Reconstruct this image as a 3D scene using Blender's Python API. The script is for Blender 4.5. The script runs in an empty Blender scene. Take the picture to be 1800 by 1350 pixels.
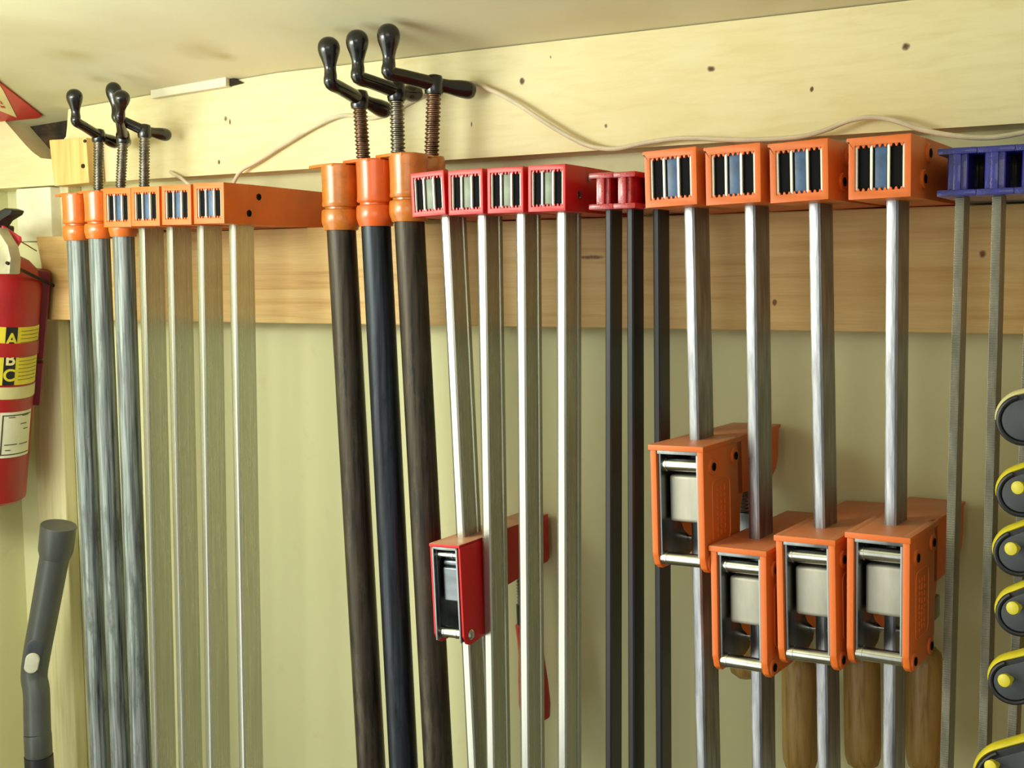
import bpy, bmesh, math, random
from mathutils import Vector, Matrix
random.seed(7)
S = bpy.context.scene
COL = S.collection
R_ = math.radians

# ------------------------------------------------------------------ camera
F_PX, YAW, PITCH, ROLL = 2100.0, R_(29), R_(5.2), R_(.5)
CAM = Vector((0, -1.0, 1.7))
fw = Vector((-math.sin(YAW)*math.cos(PITCH), math.cos(YAW)*math.cos(PITCH), -math.sin(PITCH)))
rt0 = Vector((math.cos(YAW), math.sin(YAW), 0)); up0 = rt0.cross(fw)
rt = rt0*math.cos(ROLL) - up0*math.sin(ROLL)
up = up0*math.cos(ROLL) + rt0*math.sin(ROLL)
cd = bpy.data.cameras.new('camera'); cam = bpy.data.objects.new('camera', cd); COL.objects.link(cam)
cd.sensor_width = 36; cd.lens = 36*F_PX/1800; cd.clip_start = .02
m3 = Matrix((rt, up, -fw)).transposed()
cam.matrix_world = Matrix.Translation(CAM) @ m3.to_4x4()
S.camera = cam

def at(px, py, Y):
    """the point of the plane y=Y seen at a pixel of the photograph"""
    d = fw + rt*((px-900)/F_PX) + up*((675-py)/F_PX)
    return CAM + d*((Y-CAM.y)/d.y)

# ------------------------------------------------------------------ light
w = bpy.data.worlds.new('world'); S.world = w; w.use_nodes = True
bg = w.node_tree.nodes['Background']; bg.inputs[0].default_value = (.97, .98, .86, 1); bg.inputs[1].default_value = .44
S.cycles.caustics_reflective = False; S.cycles.caustics_refractive = False
def area(name, loc, target, sx, sy, power, color):
    l = bpy.data.lights.new(name, 'AREA'); l.shape = 'RECTANGLE'; l.size = sx; l.size_y = sy
    l.energy = power; l.color = color
    o = bpy.data.objects.new(name, l); COL.objects.link(o); o.location = loc
    o.rotation_euler = (Vector(target)-Vector(loc)).to_track_quat('-Z', 'Y').to_euler()
    return o
def lamp(name, loc, power, radius, color):
    l = bpy.data.lights.new(name, 'POINT'); l.energy = power; l.shadow_soft_size = radius; l.color = color
    o = bpy.data.objects.new(name, l); COL.objects.link(o); o.location = loc
for k in range(3): lamp('fluorescent_tube_light', (-1.08+.12*k, -.74, 1.82), 5.3, .09, (.95, 1, .90))
area('left_fill_panel', (-1.10, -1.17, 1.30), (-.10, -.93, 1.30), 1.35, 1.1, 12, (.95, 1, .96))  # fill panel added at left to brighten the lower wall and bar faces
area('room_fill', (.3, -2.2, 1.9), (-.5, 0, 1.6), 1.4, .5, 6, (1, .96, .84))  # soft fill added behind the camera
S.view_settings.view_transform = 'Standard'; S.view_settings.look = 'None'
S.view_settings.exposure = 0; S.view_settings.gamma = 1; S.view_settings.use_curve_mapping = False

# ------------------------------------------------------------------ materials
def lin(c):
    return tuple(((v/255)/12.92 if v <= 10 else ((v/255+.055)/1.055)**2.4) for v in c) + (1,)
class NT:
    def __init__(s, name):
        s.m = bpy.data.materials.new(name); s.m.use_nodes = True
        s.t = s.m.node_tree; s.b = s.t.nodes['Principled BSDF']
    def n(s, typ, **kw):
        nd = s.t.nodes.new(typ)
        for k, v in kw.items():
            if k.startswith('i_'): nd.inputs[k[2:].replace('_', ' ')].default_value = v
            else: setattr(nd, k, v)
        return nd
    def l(s, a, b): s.t.links.new(a, b)
    def coord(s, scale=(1, 1, 1), kind='Object'):
        c = s.n('ShaderNodeTexCoord'); mp = s.n('ShaderNodeMapping'); mp.inputs['Scale'].default_value = scale
        s.l(c.outputs[kind], mp.inputs[0]); return mp.outputs[0]
    def noise(s, vec, scale, detail=4, rough=.55, dist=0):
        nd = s.n('ShaderNodeTexNoise'); nd.inputs['Scale'].default_value = scale
        nd.inputs['Detail'].default_value = detail; nd.inputs['Roughness'].default_value = rough
        nd.inputs['Distortion'].default_value = dist; s.l(vec, nd.inputs['Vector']); return nd.outputs['Fac']
    def ramp(s, fac, stops):
        r = s.n('ShaderNodeValToRGB'); e = r.color_ramp.elements
        while len(e) < len(stops): e.new(.5)
        for k, (p, c) in enumerate(stops): e[k].position = p; e[k].color = c if len(c) == 4 else lin(c)
        s.l(fac, r.inputs[0]); return r.outputs[0]
    def mix(s, fac, a, b):
        x = s.n('ShaderNodeMix', data_type='RGBA')
        if isinstance(fac, (int, float)): x.inputs[0].default_value = fac
        else: s.l(fac, x.inputs[0])
        for k, v in ((6, a), (7, b)):
            if isinstance(v, tuple): x.inputs[k].default_value = v if len(v) == 4 else lin(v)
            else: s.l(v, x.inputs[k])
        return x.outputs[2]
    def bump(s, h, strength=.3, dist=.001):
        b = s.n('ShaderNodeBump'); b.inputs['Strength'].default_value = strength; b.inputs['Distance'].default_value = dist
        s.l(h, b.inputs['Height']); s.l(b.outputs[0], s.b.inputs['Normal'])
    def fin(s, col=None, rough=.5, metal=0, spec=None, coat=0):
        if col is not None:
            if isinstance(col, tuple): s.b.inputs['Base Color'].default_value = col if len(col) == 4 else lin(col)
            else: s.l(col, s.b.inputs['Base Color'])
        if isinstance(rough, (int, float)): s.b.inputs['Roughness'].default_value = rough
        else: s.l(rough, s.b.inputs['Roughness'])
        s.b.inputs['Metallic'].default_value = metal
        if spec is not None: s.b.inputs['Specular IOR Level'].default_value = spec
        s.b.inputs['Coat Weight'].default_value = coat
        return s.m

def paint(name, col, rough=.4, var=.12, scale=40, bump=0, spec=.5, dirt=None, coat=0):
    t = NT(name); v = t.coord()
    n1 = t.noise(v, scale, 4)
    dark = tuple(int(c*(1-var)) for c in col); lite = tuple(min(255, int(c*(1+var*.5))) for c in col)
    c = t.ramp(n1, [(.3, dark), (.7, lite)])
    if dirt:
        n2 = t.noise(v, scale*2.2, 6, .7)
        c = t.mix(t.ramp(n2, [(.56, (0, 0, 0, 1)), (.72, (1, 1, 1, 1))]), c, dirt)
    if bump: t.bump(t.noise(v, scale*8, 3), bump, .0006)
    return t.fin(c, rough, 0, spec, coat)

def metal(name, col, rough=.3, stretch=(1, 1, .02), scale=400, var=.25, m=1.0, bump=.08, spots=None):
    t = NT(name); v = t.coord(stretch)
    n1 = t.noise(v, scale, 4, .6)
    dark = tuple(int(c*(1-var)) for c in col); lite = tuple(min(255, int(c*(1+var*.4))) for c in col)
    c = t.ramp(n1, [(.3, dark), (.7, lite)])
    if spots:
        n2 = t.noise(t.coord((1, 1, .25)), 60, 5, .7)
        c = t.mix(t.ramp(n2, [(.52, (0, 0, 0, 1)), (.66, (1, 1, 1, 1))]), c, spots)
    rr = t.n('ShaderNodeMapRange'); rr.inputs['To Min'].default_value = rough*.75; rr.inputs['To Max'].default_value = min(1, rough*1.35)
    t.l(n1, rr.inputs[0])
    if bump: t.bump(n1, bump, .0004)
    return t.fin(c, rr.outputs[0], m)

def spots(t, v, base, pts, col):
    """dark nail holes and knots of the board itself: (x, z, radius x, radius z) in its own coordinates"""
    sep = t.n('ShaderNodeSeparateXYZ'); t.l(v, sep.inputs[0])
    def mth(op, a, b=None):
        q = t.n('ShaderNodeMath', operation=op)
        for k, x in enumerate((a, b)):
            if x is None: continue
            if isinstance(x, (int, float)): q.inputs[k].default_value = x
            else: t.l(x, q.inputs[k])
        return q.outputs[0]
    nz = t.noise(v, 150, 3)
    out = None
    for (x, z, rx, rz) in pts:
        dx = mth('MULTIPLY', mth('SUBTRACT', sep.outputs[0], x), 1/rx)
        dz = mth('MULTIPLY', mth('SUBTRACT', sep.outputs[2], z), 1/rz)
        d = mth('ADD', mth('MULTIPLY', dx, dx), mth('MULTIPLY', dz, dz))
        out = d if out is None else mth('MINIMUM', out, d)
    k = mth('ADD', out, mth('MULTIPLY', nz, .9))
    f = t.ramp(k, [(.55, (1, 1, 1, 1)), (.95, (0, 0, 0, 1))])
    return t.mix(f, base, col)

def m_beam():
    t = NT('painted_timber'); v = t.coord()
    g = t.noise(t.coord((3, 3, 22)), 7, 6, .6, .6); g2 = t.noise(t.coord((6, 6, 60)), 12, 4, .6)
    blot = t.noise(t.coord((1.2, 1, 2.2)), 6, 5, .6)
    c = t.ramp(g, [(.25, (220, 208, 156)), (.5, (228, 218, 170)), (.8, (232, 224, 180))])
    c = t.mix(t.ramp(blot, [(.48, (0, 0, 0, 1)), (.8, (.45, .45, .45, 1))]), c, (219, 196, 130))
    pts = []
    for (px, py, a, b) in [(1592, 82, 6, 6), (1250, 121, 7, 5), (918, 143, 5, 6), (1065, 222, 3, 4), (829, 219, 2, 5), (397, 209, 5, 6), (1427, 157, 3, 4), (404, 213, 3, 7), (968, 100, 2, 3), (880, 330, 3, 3), (385, 285, 3, 5)]:
        P = at(px, py, -.038); pts.append((P.x, P.z, a*.00042*2, b*.00042*2))
    c = spots(t, v, c, pts, (92, 66, 30))
    t.bump(g2, .10, .0008)
    return t.fin(c, .5, 0, .35)
def m_pine():
    t = NT('bare_pine'); v = t.coord()
    g = t.noise(t.coord((1.3, 1.3, 30)), 3.4, 7, .55, .8)
    f = t.noise(t.coord((8, 8, 160)), 5, 3, .6)
    c = t.ramp(g, [(.26, (192, 146, 84)), (.40, (212, 172, 108)), (.56, (222, 188, 124)), (.76, (213, 175, 110))])
    c = t.mix(t.ramp(f, [(.35, (.18, .18, .18, 1)), (.7, (0, 0, 0, 1))]), c, (176, 128, 68))
    pts = []
    for (px, py, a, b) in [(1727, 447, 5, 6), (1362, 532, 4, 6), (1040, 452, 26, 4), (350, 500, 3, 3)]:
        P = at(px, py, -.04); pts.append((P.x, P.z, a*.0008, b*.0008))
    c = spots(t, v, c, pts, (120, 74, 34))
    t.bump(f, .12, .0008)
    return t.fin(c, .5, 0, .35)
def m_wall():
    t = NT('painted_wall'); v = t.coord()
    n = t.noise(v, 3.5, 4); n2 = t.noise(v, 28, 5)
    c = t.ramp(n, [(.3, (212, 209, 160)), (.7, (218, 215, 168))])
    c = t.mix(t.ramp(n2, [(.62, (0, 0, 0, 1)), (.8, (.35, .35, .35, 1))]), c, (190, 178, 122))
    t.bump(n2, .15, .002)
    return t.fin(c, .5, 0, .3)
def m_ceiling():
    t = NT('ceiling_paint'); v = t.coord()
    n = t.noise(v, 4.5, 5, .5, .3)
    c = t.ramp(n, [(.28, (196, 188, 146)), (.5, (214, 210, 176)), (.72, (219, 216, 184))])
    for (px, py, rad) in ((122, 96, .055), (172, 140, .030), (352, 84, .060), (395, 100, .03)):    # soft olive-brown blotches
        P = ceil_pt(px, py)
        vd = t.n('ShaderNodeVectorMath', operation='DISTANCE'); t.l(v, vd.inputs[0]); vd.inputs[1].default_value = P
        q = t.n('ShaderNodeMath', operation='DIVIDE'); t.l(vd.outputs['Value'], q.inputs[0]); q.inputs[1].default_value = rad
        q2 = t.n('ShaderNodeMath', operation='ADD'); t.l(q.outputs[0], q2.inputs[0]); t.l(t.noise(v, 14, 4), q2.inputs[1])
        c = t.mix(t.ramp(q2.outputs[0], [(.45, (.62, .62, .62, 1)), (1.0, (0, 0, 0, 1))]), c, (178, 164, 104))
    t.bump(t.noise(v, 60, 3), .1, .001)
    return t.fin(c, .7, 0, .2)
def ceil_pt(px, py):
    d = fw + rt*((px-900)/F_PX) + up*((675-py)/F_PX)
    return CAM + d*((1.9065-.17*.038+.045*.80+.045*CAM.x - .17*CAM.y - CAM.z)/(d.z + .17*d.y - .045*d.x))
def m_wood(name, a, b, c_, stretch=(14, 14, 1.2), rough=.45):
    t = NT(name)
    g = t.noise(t.coord(stretch), 9, 5, .6, .6)
    c = t.ramp(g, [(.3, a), (.5, b), (.72, c_)])
    return t.fin(c, rough, 0, .4)

M = {}
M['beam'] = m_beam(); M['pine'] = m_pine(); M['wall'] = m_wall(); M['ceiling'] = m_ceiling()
M['post'] = m_wood('weathered_trim', (204, 194, 146), (216, 208, 162), (224, 216, 174), (20, 20, 1.0), .6)
M['block'] = m_wood('sawn_block', (200, 160, 88), (222, 188, 118), (230, 200, 132), (16, 16, 1.0), .6)
M['handle_wood'] = m_wood('varnished_handle_wood', (136, 104, 52), (164, 130, 72), (178, 146, 86), (30, 30, 2.5), .4)
M['white_wood'] = paint('white_shim', (232, 228, 200), .7, .06, 30)
M['dark_void'] = m_wood('void_shade_and_nail_brown', (22, 18, 12), (48, 38, 24), (78, 60, 34), (4, 4, 4), .9)  # near-black brown painting the shade in gaps; also nail heads and pin
M['floor'] = paint('concrete_floor', (120, 112, 95), .8, .15, 5)
M['orange'] = paint('orange_plastic', (222, 110, 40), .42, .07, 30, 0, .45, None)
def dusty(name, col, dust):
    t = NT(name); v = t.coord(); n1 = t.noise(v, 25, 5)
    g = t.n('ShaderNodeNewGeometry'); sep = t.n('ShaderNodeSeparateXYZ'); t.l(g.outputs['Normal'], sep.inputs[0])
    up_ = t.ramp(sep.outputs[2], [(.6, (0, 0, 0, 1)), (.95, (1, 1, 1, 1))])
    k = t.n('ShaderNodeMath', operation='MULTIPLY'); t.l(up_, k.inputs[0]); t.l(t.ramp(n1, [(.3, (.35, .35, .35, 1)), (.7, (.9, .9, .9, 1))]), k.inputs[1])
    return t.fin(t.mix(k.outputs[0], col, dust), .45, 0, .45)
M['orange_dust'] = dusty('orange_plastic_dusty', (222, 110, 40), (206, 140, 104))
M['red_dust'] = dusty('red_plastic_dusty', (204, 30, 30), (206, 176, 140))
M['cast_a'] = paint('orange_cast_paint', (214, 110, 36), .28, .1, 50, .15, .5, None, .4)
M['cast_b'] = paint('orange_cast_paint_bright', (222, 98, 36), .3, .08, 50, .12, .5, None, .3)
M['cast_c'] = paint('orange_cast_paint_worn', (192, 112, 36), .3, .14, 60, .2, .5, (168, 88, 24), .3)
M['red'] = paint('red_plastic', (200, 30, 32), .38, .06, 40)
M['red_cast'] = paint('red_cast_paint', (170, 24, 34), .25, .15, 120, .5, .5, None, .4)
M['red_enamel'] = paint('red_enamel', (158, 26, 28), .35, .06, 30)
M['maroon'] = paint('maroon_bracket_paint', (112, 16, 34), .4, .1, 40)
M['blue_cast'] = paint('blue_cast_paint', (38, 40, 132), .25, .15, 120, .5, .5, None, .4)
M['black_gloss'] = paint('black_enamel', (20, 20, 21), .22, .3, 80, .15, .5, None, .3)
M['black'] = paint('black_plastic', (26, 27, 30), .45, .2, 50)
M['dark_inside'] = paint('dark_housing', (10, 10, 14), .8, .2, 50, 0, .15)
M['bar_end'] = paint('bar_end_blue_reflection', (62, 90, 128), .4, .22, 90)  # blue reflection on the grey steel bar end, put into the base colour
M['bar_end_green'] = paint('bar_end_grey_green', (128, 138, 118), .45, .12, 90)  # grey-green tone for the bar ends of the red clamps
M['fin'] = metal('bright_plate_edge', (240, 236, 218), .45, (1, 1, .1), 200, .1, .2)
M['steel'] = metal('zinc_plated_bar_steel', (182, 182, 172), .25, (1, 1, .015), 500, .10, .85)
M['steel_r'] = metal('ground_bar_steel', (150, 151, 157), .34, (1, 1, .12), 170, .30, .88, 1.0)
M['bright'] = metal('bright_plated_steel', (214, 214, 208), .2, (1, 1, 1), 60, .1)
M['liner'] = metal('grey_plated_liner', (138, 142, 142), .32, (1, 1, .2), 80, .15)
M['clutch'] = metal('satin_clutch_block', (186, 182, 168), .45, (1, 1, .3), 60, .12, .45)
M['clutch_dark'] = metal('dark_clutch_block', (128, 134, 140), .3, (.2, 1, 1), 60, .2, .8)
M['galv'] = metal('galvanised_pipe', (134, 141, 139), .5, (1, 1, .03), 300, .65, .6, .25, (96, 100, 98))
M['blackpipe'] = metal('brown_black_pipe', (60, 52, 42), .42, (1, 1, .05), 260, .6, .5, .4, (76, 68, 54))
M['blackpipe2'] = metal('blue_black_pipe', (46, 50, 58), .35, (1, 1, .03), 260, .65, .6, .25, (28, 30, 36))
M['blackbar'] = metal('black_bar_steel', (44, 44, 47), .35, (1, 1, .03), 220, .25, .3, .1)
M['screw'] = metal('worn_screw_steel', (142, 136, 124), .35, (1, 1, 1), 90, .3)
M['screw_r'] = metal('rusty_screw_steel', (134, 108, 90), .4, (1, 1, 1), 90, .35)
M['serr'] = metal('serrated_bar_steel', (158, 155, 140), .4, (1, 1, .2), 120, .2, .7)
M['cable'] = paint('white_cable_sheath', (216, 204, 176), .45, .08, 50)
M['grip_metal'] = metal('matte_grip_metal', (186, 182, 156), .45, (1, 1, 1), 60, .1, .6)
M['pink'] = paint('pink_tag', (226, 66, 86), .5, .06, 40)
M['yellow_label'] = paint('yellow_label', (214, 198, 48), .5, .06, 60)
M['white_label'] = paint('white_label', (222, 218, 190), .55, .05, 40)
M['ink'] = paint('printed_ink', (70, 62, 48), .6, .1, 50)
M['ink_olive'] = paint('printed_olive_ink', (138, 122, 30), .6, .1, 50)
M['cream'] = paint('cream_band', (204, 196, 140), .55, .05, 40)
M['yellow'] = paint('yellow_plastic', (206, 192, 40), .45, .08, 60)
M['wand'] = paint('charcoal_plastic', (74, 76, 74), .36, .05, 60)
M['wand_white'] = paint('pale_grey_plastic', (206, 204, 184), .4, .04, 60)
M['dgrey'] = paint('dark_grey_rubber', (64, 68, 74), .45, .12, 70)
M['sign_red'] = paint('red_sign_paint', (190, 24, 30), .45, .05, 20)
M['sign_cream'] = paint('cream_sign_paint', (226, 212, 150), .5, .04, 20)

# ------------------------------------------------------------------ mesh helpers
def setup(o, label=None, cat=None, group=None, kind=None):
    if label: o['label'] = label
    if cat: o['category'] = cat
    if group: o['group'] = group
    if kind: o['kind'] = kind
    return o
def empty(name, loc, rot=(0, 0, 0), **kw):
    o = bpy.data.objects.new(name, None); COL.objects.link(o); o.location = loc; o.rotation_euler = rot
    o.empty_display_size = .02
    return setup(o, **kw)
def build(name, bm, mat, parent=None, smooth=35, **kw):
    bmesh.ops.recalc_face_normals(bm, faces=bm.faces)
    if smooth:
        for f in bm.faces: f.smooth = True
        for e in bm.edges:
            e.smooth = len(e.link_faces) == 2 and e.calc_face_angle(0) < R_(smooth)
    me = bpy.data.meshes.new(name); bm.to_mesh(me); bm.free()
    for mm in (mat if isinstance(mat, (list, tuple)) else [mat]): me.materials.append(M[mm] if isinstance(mm, str) else mm)
    o = bpy.data.objects.new(name, me); COL.objects.link(o)
    if parent: o.parent = parent
    return setup(o, **kw)
def B(): return bmesh.new()
def box(bm, a, b, bev=0, seg=2, mi=0):
    x0, y0, z0 = [min(p, q) for p, q in zip(a, b)]; x1, y1, z1 = [max(p, q) for p, q in zip(a, b)]
    t = bmesh.new()
    bmesh.ops.create_cube(t, size=1, matrix=Matrix.Translation(((x0+x1)/2, (y0+y1)/2, (z0+z1)/2)) @ Matrix.Diagonal((x1-x0, y1-y0, z1-z0, 1)))
    if bev: bmesh.ops.bevel(t, geom=list(t.edges), offset=bev, segments=seg, affect='EDGES', profile=.6)
    add(bm, t, mi)
def add(bm, t, mi=0, mat=None):
    if mat is not None: bmesh.ops.transform(t, matrix=mat, verts=t.verts)
    vm = {v: bm.verts.new(v.co) for v in t.verts}
    for f in t.faces:
        try: nf = bm.faces.new([vm[v] for v in f.verts]); nf.material_index = mi
        except ValueError: pass
    t.free()
def prism(bm, pts, axis, a, b, bev=0, mi=0, seg=2):
    """polygon pts extruded along axis: x -> pts are (y,z); y -> (x,z); z -> (x,y)"""
    t = bmesh.new()
    def mk(p, q):
        return {'x': (q, p[0], p[1]), 'y': (p[0], q, p[1]), 'z': (p[0], p[1], q)}[axis]
    v0 = [t.verts.new(mk(p, a)) for p in pts]; v1 = [t.verts.new(mk(p, b)) for p in pts]
    n = len(pts)
    t.faces.new(v0); t.faces.new(v1[::-1])
    for i in range(n): t.faces.new((v0[i], v0[(i+1) % n], v1[(i+1) % n], v1[i]))
    bmesh.ops.recalc_face_normals(t, faces=t.faces)
    if bev: bmesh.ops.bevel(t, geom=list(t.edges), offset=bev, segments=seg, affect='EDGES', profile=.6)
    add(bm, t, mi)
def tube(bm, path, radii, n=16, caps=True, mi=0, flat=None):
    P = [Vector(p) for p in path]
    if isinstance(radii, (int, float)): radii = [radii]*len(P)
    rings = []; prev = None
    for i, p in enumerate(P):
        t = (P[min(i+1, len(P)-1)]-P[max(i-1, 0)]).normalized()
        if prev is None:
            a = Vector((0, 0, 1)) if abs(t.z) < .9 else Vector((1, 0, 0)); u = t.cross(a).normalized()
        else:
            u = (prev - t*prev.dot(t)).normalized()
        prev = u; v = t.cross(u)
        r = radii[i]
        rings.append([bm.verts.new(p + (u*math.cos(2*math.pi*k/n) + v*math.sin(2*math.pi*k/n))*r) for k in range(n)])
    for a, b in zip(rings, rings[1:]):
        for k in range(n):
            f = bm.faces.new((a[k], a[(k+1) % n], b[(k+1) % n], b[k])); f.material_index = mi
    if caps:
        for rg in (rings[0], rings[-1]):
            f = bm.faces.new(rg); f.material_index = mi
def smooth_path(pts, sub=6):
    """catmull-rom through pts (each may carry a radius as last item)"""
    n = len(pts); out = []
    for i in range(n-1):
        p0, p1, p2, p3 = [pts[max(0, min(n-1, j))] for j in (i-1, i, i+1, i+2)]
        for s in range(sub):
            t = s/sub
            out.append(tuple(.5*((2*b)+(-a+c)*t+(2*a-5*b+4*c-d)*t*t+(-a+3*b-3*c+d)*t**3) for a, b, c, d in zip(p0, p1, p2, p3)))
    out.append(tuple(pts[-1])); return out
def lathe(bm, prof, origin=(0, 0, 0), axis='z', n=32, mi=0, caps=True):
    t = bmesh.new(); rings = []
    for r, h in prof:
        rings.append([t.verts.new((r*math.cos(2*math.pi*k/n), r*math.sin(2*math.pi*k/n), h)) for k in range(n)])
    for a, b in zip(rings, rings[1:]):
        for k in range(n): t.faces.new((a[k], a[(k+1) % n], b[(k+1) % n], b[k]))
    if caps: t.faces.new(rings[0]); t.faces.new(rings[-1])
    m = Matrix.Translation(origin)
    if axis == 'x': m = m @ Matrix.Rotation(math.pi/2, 4, 'Y')
    if axis == 'y': m = m @ Matrix.Rotation(-math.pi/2, 4, 'X')
    add(bm, t, mi, m)
def cyl(bm, c, r, h, axis='z', n=24, mi=0, bev=0):
    b = bev or min(r, h)*.08
    lathe(bm, [(r-b, -h/2), (r, -h/2+b), (r, h/2-b), (r-b, h/2)], c, axis, n, mi)
def ball(bm, c, r, n=24, mi=0, sc=(1, 1, 1)):
    t = bmesh.new(); bmesh.ops.create_uvsphere(t, u_segments=n, v_segments=n//2, radius=r)
    add(bm, t, mi, Matrix.Translation(c) @ Matrix.Diagonal((*sc, 1)))

# ------------------------------------------------------------------ the room
ZB0, ZB1, ZBEAM0 = 1.653, 1.7495, 1.808            # pine board bottom and top, beam bottom
XL = -1.262                                        # the left wall
SL = .17                                           # ceiling rises towards the room
def ceil_z(y): return 1.9065 + SL*(-.038-y)
bm = B(); box(bm, (XL-.06, 0, 0), (1.6, .06, 2.0)); build('wall_back', bm, 'wall', smooth=0, kind='structure')
bm = B(); box(bm, (XL-.06, -2.6, 0), (XL, 0, 2.5)); build('wall_left', bm, 'wall', smooth=0, kind='structure')
SAG, XS = .045, -.80                              # it sags towards the left corner
bm = B(); cols = []
for x in (XL-.06, -1.1, -.95, XS, 0, 1.6):
    dz = SAG*min(0, x-XS)
    cols.append([bm.verts.new((x, y, ceil_z(y)+dz+h)) for y, h in ((.06, 0), (-2.6, 0), (-2.6, .06), (.06, .06))])
for a, b in zip(cols, cols[1:]):
    for j in range(4): bm.faces.new((a[j], a[(j+1) % 4], b[(j+1) % 4], b[j]))
bm.faces.new(cols[0]); bm.faces.new(cols[-1])
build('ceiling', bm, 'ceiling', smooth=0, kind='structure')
bm = B(); box(bm, (XL-.06, -2.6, -.05), (1.6, .06, 0)); build('floor', bm, 'floor', smooth=0, kind='structure')

# painted header beam, broken away in a ragged hole at its left top
def xz(px, py, Y): p = at(px, py, Y); return (p.x, p.z)
YB = -.038
top_r = ceil_z(-.02)
hole = [xz(*q, YB) for q in [(118, 222), (116, 240), (106, 252), (104, 268), (92, 280), (72, 278), (58, 268), (46, 256), (32, 240), (12, 222)]]
tz = ceil_z(YB)-.001
tl = lambda x: tz + SAG*min(0, x-XS)
xh0 = hole[0][0]+.003; xh1 = hole[-1][0]-.004
poly = [(XL, ZBEAM0), (1.2, ZBEAM0), (1.2, tz), (XS, tz), (xh0, tl(xh0)), (hole[0][0], min(hole[0][1], tl(xh0)-.002))] + hole[1:-1] + [(xh1, tl(xh1)), (XL, tl(XL))]
bm = B(); prism(bm, poly, 'y', YB, -.0005)
trim1 = build('trim_1', bm, 'beam', smooth=0, kind='structure', label='cream painted header beam under the ceiling')
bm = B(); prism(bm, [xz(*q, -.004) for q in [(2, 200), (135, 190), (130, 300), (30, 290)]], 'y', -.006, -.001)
build('void_shade_sheet', bm, 'dark_void', trim1, smooth=0, label='dark backing sheet painted as the shade inside the broken hole')  # dark sheet added behind the hole, its colour standing in for shade
# pine board the clamps hang on
lb = [xz(64, 438, -.04), xz(72, 470, -.04), xz(82, 590, -.04)]
bm = B(); prism(bm, [(lb[0][0], ZB1), (lb[1][0], ZB1-.03), (lb[2][0], ZB0), (1.2, ZB0), (1.2, ZB1)], 'y', -.04, -.0005, .0012)
build('trim_2', bm, 'pine', smooth=0, kind='structure', label='bare pine board the clamps hang on')
# trim board on the wall below its left end
bm = B(); xa, xb = at(66, 900, -.018).x, at(116, 900, -.018).x
box(bm, (xa, -.018, 0), (xb, -.0005, ZB0-.001), .002)
build('trim_3', bm, 'post', smooth=0, kind='structure', label='narrow upright trim board at the left corner')
bm = B(); xa2, xb2 = at(97, 400, -.02).x, at(122, 400, -.02).x
box(bm, (xa2, -.02, ZB1), (xb2, -.0005, ZBEAM0), .001)
build('trim_4', bm, 'post', smooth=0, kind='structure')
# wedge of shim above the beam
bm = B()
sp = [xz(*q, -.041) for q in [(272, 174), (272, 155), (404, 136), (404, 153)]]
prism(bm, sp, 'y', -.047, -.0385, .0006)
build('wood_shim', bm, 'white_wood', label='thin white wooden shim between ceiling and header beam', cat='shim')
bm = B(); prism(bm, [xz(*q, -.0395) for q in [(404, 133), (428, 146), (404, 152)]], 'y', -.0415, -.0385)  # dark patch laid on where the gap would be in shade
build('gap_shade_patch', bm, 'dark_void', smooth=0, kind='structure', label='dark patch painted for the shaded gap beside the shim')
# raw wood block in front of the beam
bx = [xz(*q, -.055) for q in [(95, 247), (160, 243), (165, 322), (104, 328)]]
bm = B(); prism(bm, bx, 'y', -.062, -.039, .0012)
o = build('wood_block', bm, 'block', smooth=0, label='raw wooden block with a nail screwed to the header beam at far left', cat='wood block')
bm = B(); p = at(146, 292, -.0625); lathe(bm, [(.0005, -.0012), (.0024, -.0008), (.0024, .001)], p, 'y', 14)
build('nail_head', bm, 'dark_void', o)
bm = B(); p = at(149, 248, -.0625); lathe(bm, [(.0005, -.001), (.0018, -.0006), (.0018, .001)], p, 'y', 14)
build('nail_head', bm, 'dark_void', o)
# pale block under the beam
b0 = at(32, 352, -.03); b1 = at(97, 424, -.03)
bm = B(); box(bm, (b0.x, -.034, b1.z), (b1.x, -.0005, ZBEAM0-.0005), .004)
build('junction_box', bm, 'white_wood', label='pale square block fixed to the wall under the beam at far left', cat='block')

# warning sign on the ceiling
def on_ceil(px, py, off=0):
    d = fw + rt*((px-900)/F_PX) + up*((675-py)/F_PX)
    t = (1.9065-SL*.038-off - SAG*XS + SAG*CAM.x - SL*CAM.y - CAM.z)/(d.z + SL*d.y - SAG*d.x)
    return CAM + d*t
def ceil_sheet(pts, th, off):
    bm = B(); a = [bm.verts.new(on_ceil(*p, off)) for p in pts]; b = [bm.verts.new(v.co + Vector((0, 0, th))) for v in a]
    n = len(a); bm.faces.new(a); bm.faces.new(b[::-1])
    for i in range(n): bm.faces.new((a[i], a[(i+1) % n], b[(i+1) % n], b[i]))
    return bm
sg = build('warning_sign', ceil_sheet([(-50, 104), (0, 146), (74, 204), (66, 208), (0, 214), (-50, 220)], .0015, .002), 'sign_red', smooth=0,
           label='red and cream sign at the ceiling in the top left corner', cat='sign')
build('arrow_panel', ceil_sheet([(-50, 114), (-8, 138), (6, 160), (30, 207), (0, 195), (-50, 178)], .0005, .0026), 'sign_cream', sg, smooth=0, label='cream arrow shaped panel')
for k, q in enumerate([[(0, 178), (3, 180), (5, 184), (1, 183)], [(0, 186), (7, 187), (9, 190), (3, 190)], [(-6, 180), (-2, 178), (-1, 190), (-5, 190)]]):
    build('marking', ceil_sheet(q, .0004, .0031), 'sign_red', sg, smooth=0)

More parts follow.
